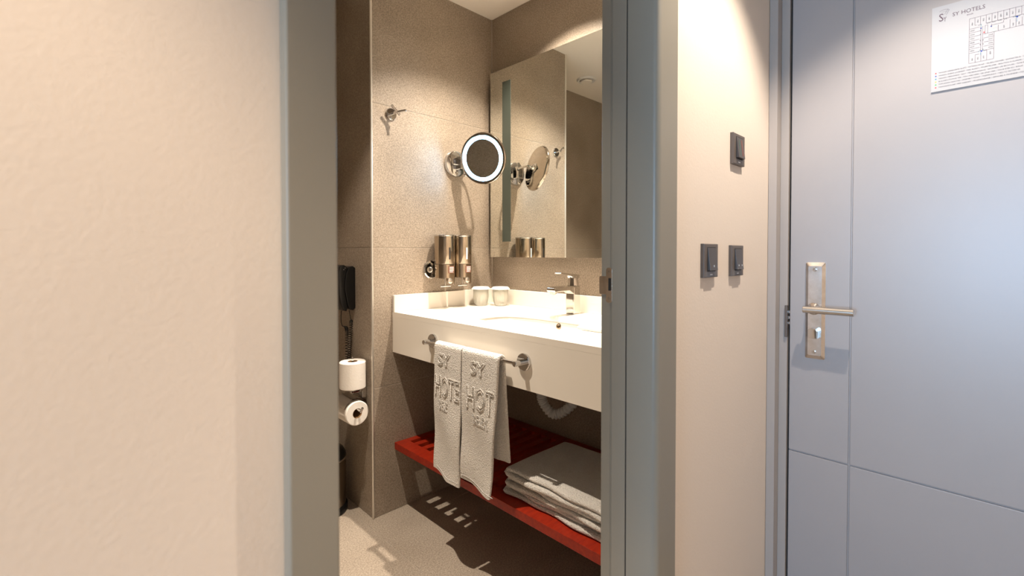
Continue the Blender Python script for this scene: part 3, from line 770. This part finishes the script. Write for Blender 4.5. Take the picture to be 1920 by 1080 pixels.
folded_towel(ZS+.0022, .0145, 1.160, 1.112, 1.425, 'bottom folded white towel of the stack on the red slatted shelf', .3)
folded_towel(ZS+.0345, .0145, 1.150, 1.108, 1.422, 'middle folded white towel of the stack on the red slatted shelf', 1.7)
folded_towel(ZS+.0668, .0160, 1.146, 1.100, 1.420, 'topmost folded white towel of the stack on the red slatted shelf', 3.1)

# ================================================================== NICHE: phone, paper holders, bin
ph = thing('wall_phone', (XS, 2.01, .97), 'black wall-mounted telephone with coiled cord inside the niche', 'telephone')
def xz(a, b, h): return Vector((a, h, b))
prism('cradle', [(XS, .885), (XS, 1.062), (XS-.012, 1.070), (XS-.030, 1.066), (XS-.042, 1.04), (XS-.049, 1.0), (XS-.049, .965), (XS-.042, .93), (XS-.037, .90), (XS-.028, .878), (XS-.010, .874)],
      xz, 1.966, 2.052, M['blackp'], ph, .004)
hs_ = prism('handset', [(XS-.034, 1.066), (XS-.050, 1.076), (XS-.068, 1.070), (XS-.076, 1.045), (XS-.076, 1.0), (XS-.074, .95), (XS-.066, .905), (XS-.052, .876), (XS-.038, .870), (XS-.034, .89), (XS-.040, .925), (XS-.046, .96), (XS-.046, 1.0), (XS-.039, 1.035)],
            xz, 1.970, 2.048, M['blackp'], ph, .006)
for z in (1.055, 1.062): lathe('indicator', (XS-.052+.006*(z > 1.06), 1.9705, z), (0, -1, 0), [(.0018, 0), (.0016, .0008), (0, .001)], M['chrome'], ph, 10)
# coiled cord: hangs down in two strands and meets behind the paper roll
pts = []
ax = spline([(XS-.022, 1.985, .874), (XS-.020, 1.975, .84), (XS-.017, 1.973, .82), (XS-.016, 1.985, .74), (XS-.016, 1.995, .66), (XS-.016, 2.0, .60)], 60)
for i, p in enumerate(ax):
    k = max(0, min(1, (i-90)/20)); a = i*2*PI/7.0
    pts.append((p.x-.007*k*math.cos(a)-.002*k, p.y+.008*k*math.sin(a), p.z))
tube('coiled_cord', pts, .0017, M['blackp'], ph, 6)
pts = []
ax = spline([(XS-.055, 1.99, .874), (XS-.056, 1.992, .835), (XS-.052, 1.988, .808), (XS-.038, 1.982, .80), (XS-.034, 1.984, .76), (XS-.030, 1.994, .66), (XS-.030, 1.998, .60)], 60)
for i, p in enumerate(ax):
    k = max(0, min(1, (i-150)/20)); a = i*2*PI/7.0
    pts.append((p.x-.007*k*math.cos(a), p.y+.008*k*math.sin(a), p.z))
tube('coiled_cord', pts, .0017, M['blackp'], ph, 6)

# spare roll holder + roll
hx, hy = .905, 1.872
hd_ = thing('paper_holder', (XS, 1.885, .53), 'chrome double toilet paper holder on the niche wall', 'paper holder')
box('mount', XS-.022, XS, 1.868, 1.902, .508, .556, M['chrome'], hd_, .004, 3)
box('mount_arm', hx-.01, XS-.018, 1.866, 1.882, .538, .550, M['chrome'], hd_, .003, 2)
rod('spindle', (hx, hy, .545), (hx, hy, .692), .0052, M['chrome'], hd_, 16, .001)
lathe('support_dish', (hx, hy, .552), (0, 0, 1), [(.024, 0), (.026, .003), (.026, .007), (.022, .009)], M['chrome'], hd_, 28)
pts = spline([(XS-.018, 1.88, .520), (.93, 1.868, .512), (.905, 1.868, .520)], 6)
rod('roll_arm', (.905, 1.802, .476), (.905, 1.955, .476), .0050, M['chrome'], hd_, 16)
rod('arm_tip', (.905, 1.804, .472), (.911, 1.797, .492), .0050, M['chrome'], hd_, 14, .001)
rod('arm_link', (.905, 1.955, .476), (XS-.010, 1.958, .515), .0050, M['chrome'], hd_, 14)
rod('arm_link', (XS-.012, 1.958, .515), (XS-.012, 1.885, .520), .0050, M['chrome'], hd_, 14)
# curved cover plate behind the hanging roll
bm = bmesh.new(); N_ = 16; row = []
for i in range(N_+1):
    a = math.radians(40+115*i/N_); r = .0575
    row.append([bm.verts.new((.905+rr*math.cos(a), y, .463+rr*math.sin(a))) for y in (1.838, 1.950) for rr in (r, r+.0018)])
for a, b in zip(row, row[1:]):
    bm.faces.new((a[0], b[0], b[2], a[2])); bm.faces.new((a[1], a[3], b[3], b[1])); bm.faces.new((a[0], a[1], b[1], b[0])); bm.faces.new((a[2], b[2], b[3], a[3]))
for R in (row[0], row[-1]): bm.faces.new((R[0], R[1], R[3], R[2]))
from_bm('cover_plate', bm, M['chrome'], hd_, angle=50)
def paper_roll(org, axis, r, ln, label):
    t = thing('toilet_roll', org, label, 'toilet paper', 'toilet paper rolls')
    lathe('paper', org, axis, [(.0205, 0), (r-.003, 0), (r, .003), (r, ln-.003), (r-.003, ln), (.0205, ln), (.0205, 0)], M['paper'], t, 48, cap=False)
    lathe('core', org, axis, [(.0205, .0005), (.0205, ln-.0005), (.0190, ln-.0005), (.0190, .0005), (.0205, .0005)], M['card'], t, 28, cap=False)
    return t
paper_roll((hx, hy, .5615), (0, 0, 1), .0535, .111, 'upright spare toilet roll standing on the chrome holder spindle')
paper_roll((.905, 1.831, .4615), (0, 1, 0), .0505, .098, 'toilet roll hanging sideways below the spare roll')

# pedal bin
bx_, by_ = .838, 2.034
bn = thing('waste_bin', (bx_, by_, 0), 'small round bronze metal waste bin with black base on floor', 'bin')
lathe('base', (bx_, by_, 0), (0, 0, 1), [(.100, .001), (.107, .004), (.107, .022), (.101, .032)], M['blackp'], bn, 48)
lathe('body', (bx_, by_, .030), (0, 0, 1), [(.099, 0), (.100, .002), (.100, .196), (.099, .198)], M['bin'], bn, 56)
lathe('rim', (bx_, by_, .2275), (0, 0, 1), [(.100, 0), (.1035, .002), (.1035, .007), (.100, .009)], M['steel'], bn, 48)
lathe('lid', (bx_, by_, .2365), (0, 0, 1), [(.1005, 0), (.100, .012), (.090, .030), (.060, .042), (0, .047)], M['blackp'], bn, 48)
box('pedal', bx_-.05, bx_-.02, by_-.135, by_-.098, .006, .014, M['blackp'], bn, .003, 2)

# ================================================================== WALL SWITCHES
def switch(xc, zc, label, two, tint):
    t = thing('light_switch', (xc, D1, zc), label, 'switch', 'anthracite wall switches')
    hw, hh, th = .0402, .0408, .0095
    bm = bmesh.new()
    add_box(bm, xc-hw, xc+hw, D1-th, D1-.0002, zc-hh, zc+hh)
    es = [e for e in bm.edges if all(v.co.y < D1-th+1e-4 for v in e.verts)]
    bmesh.ops.bevel(bm, geom=es, offset=.0022, segments=2, affect='EDGES', profile=.5)
    from_bm('cover_plate', bm, M['anth'], t)
    rw, rh = .0225, .0275
    cz = zc+.004
    y_f = D1-th
    rk = prism('rocker', [(y_f+.004, cz-rh), (y_f+.004, cz+rh), (y_f-.0012, cz+rh), (y_f-.0075, cz-rh)], lambda a, b, h: Vector((h, a, b)), xc-rw, xc+rw, M['anth2'], t, .001)
    box('rocker_recess', xc-rw-.0012, xc+rw+.0012, y_f-.0006, y_f+.0008, cz-rh-.0025, cz+rh+.0012, M['dark'], t)
    if two:
        for s in (-1, 1): box('rocker_mark', xc+s*.011-.0012, xc+s*.011+.0012, y_f-.0075, y_f-.0040, cz-rh+.009, cz-rh+.013, M['pipe'], rk)
    elif tint:
        for s, mm_ in ((-1, M['tg']), (1, M['tr'])):  # coloured LED reflections on the rocker, painted as thin strips
            prism('rocker_reflection', [(y_f-.0010, cz+rh-.006), (y_f-.0022, cz+rh-.006), (y_f-.0071, cz-rh+.006), (y_f-.0060, cz-rh+.006)], lambda a, b, h: Vector((h, a, b)), xc+s*.009-.0030, xc+s*.009+.0030, mm_, rk)
    else:
        box('rocker_mark', xc-.001, xc+.001, y_f-.0075, y_f-.0040, cz-rh+.008, cz-rh+.013, M['pipe'], rk)
    box('maker_mark', xc-.007, xc+.007, y_f-.0003, y_f, zc-hh+.0055, zc-hh+.0085, M['pipe'], t)
    return t
M['tg'] = mat('painted_green_reflection', (.05, .10, .075), .3)
M['tr'] = mat('painted_red_reflection', (.22, .055, .03), .3)
switch(1.3220, 1.4045, 'dark wall switch with painted reflections on rocker, highest of the three switches', False, True)
switch(1.1455, 1.1095, 'dark wall switch with single mark, left one of the lower pair', False, False)
switch(1.3180, 1.1075, 'dark wall switch with double mark, right one of the lower pair', True, False)
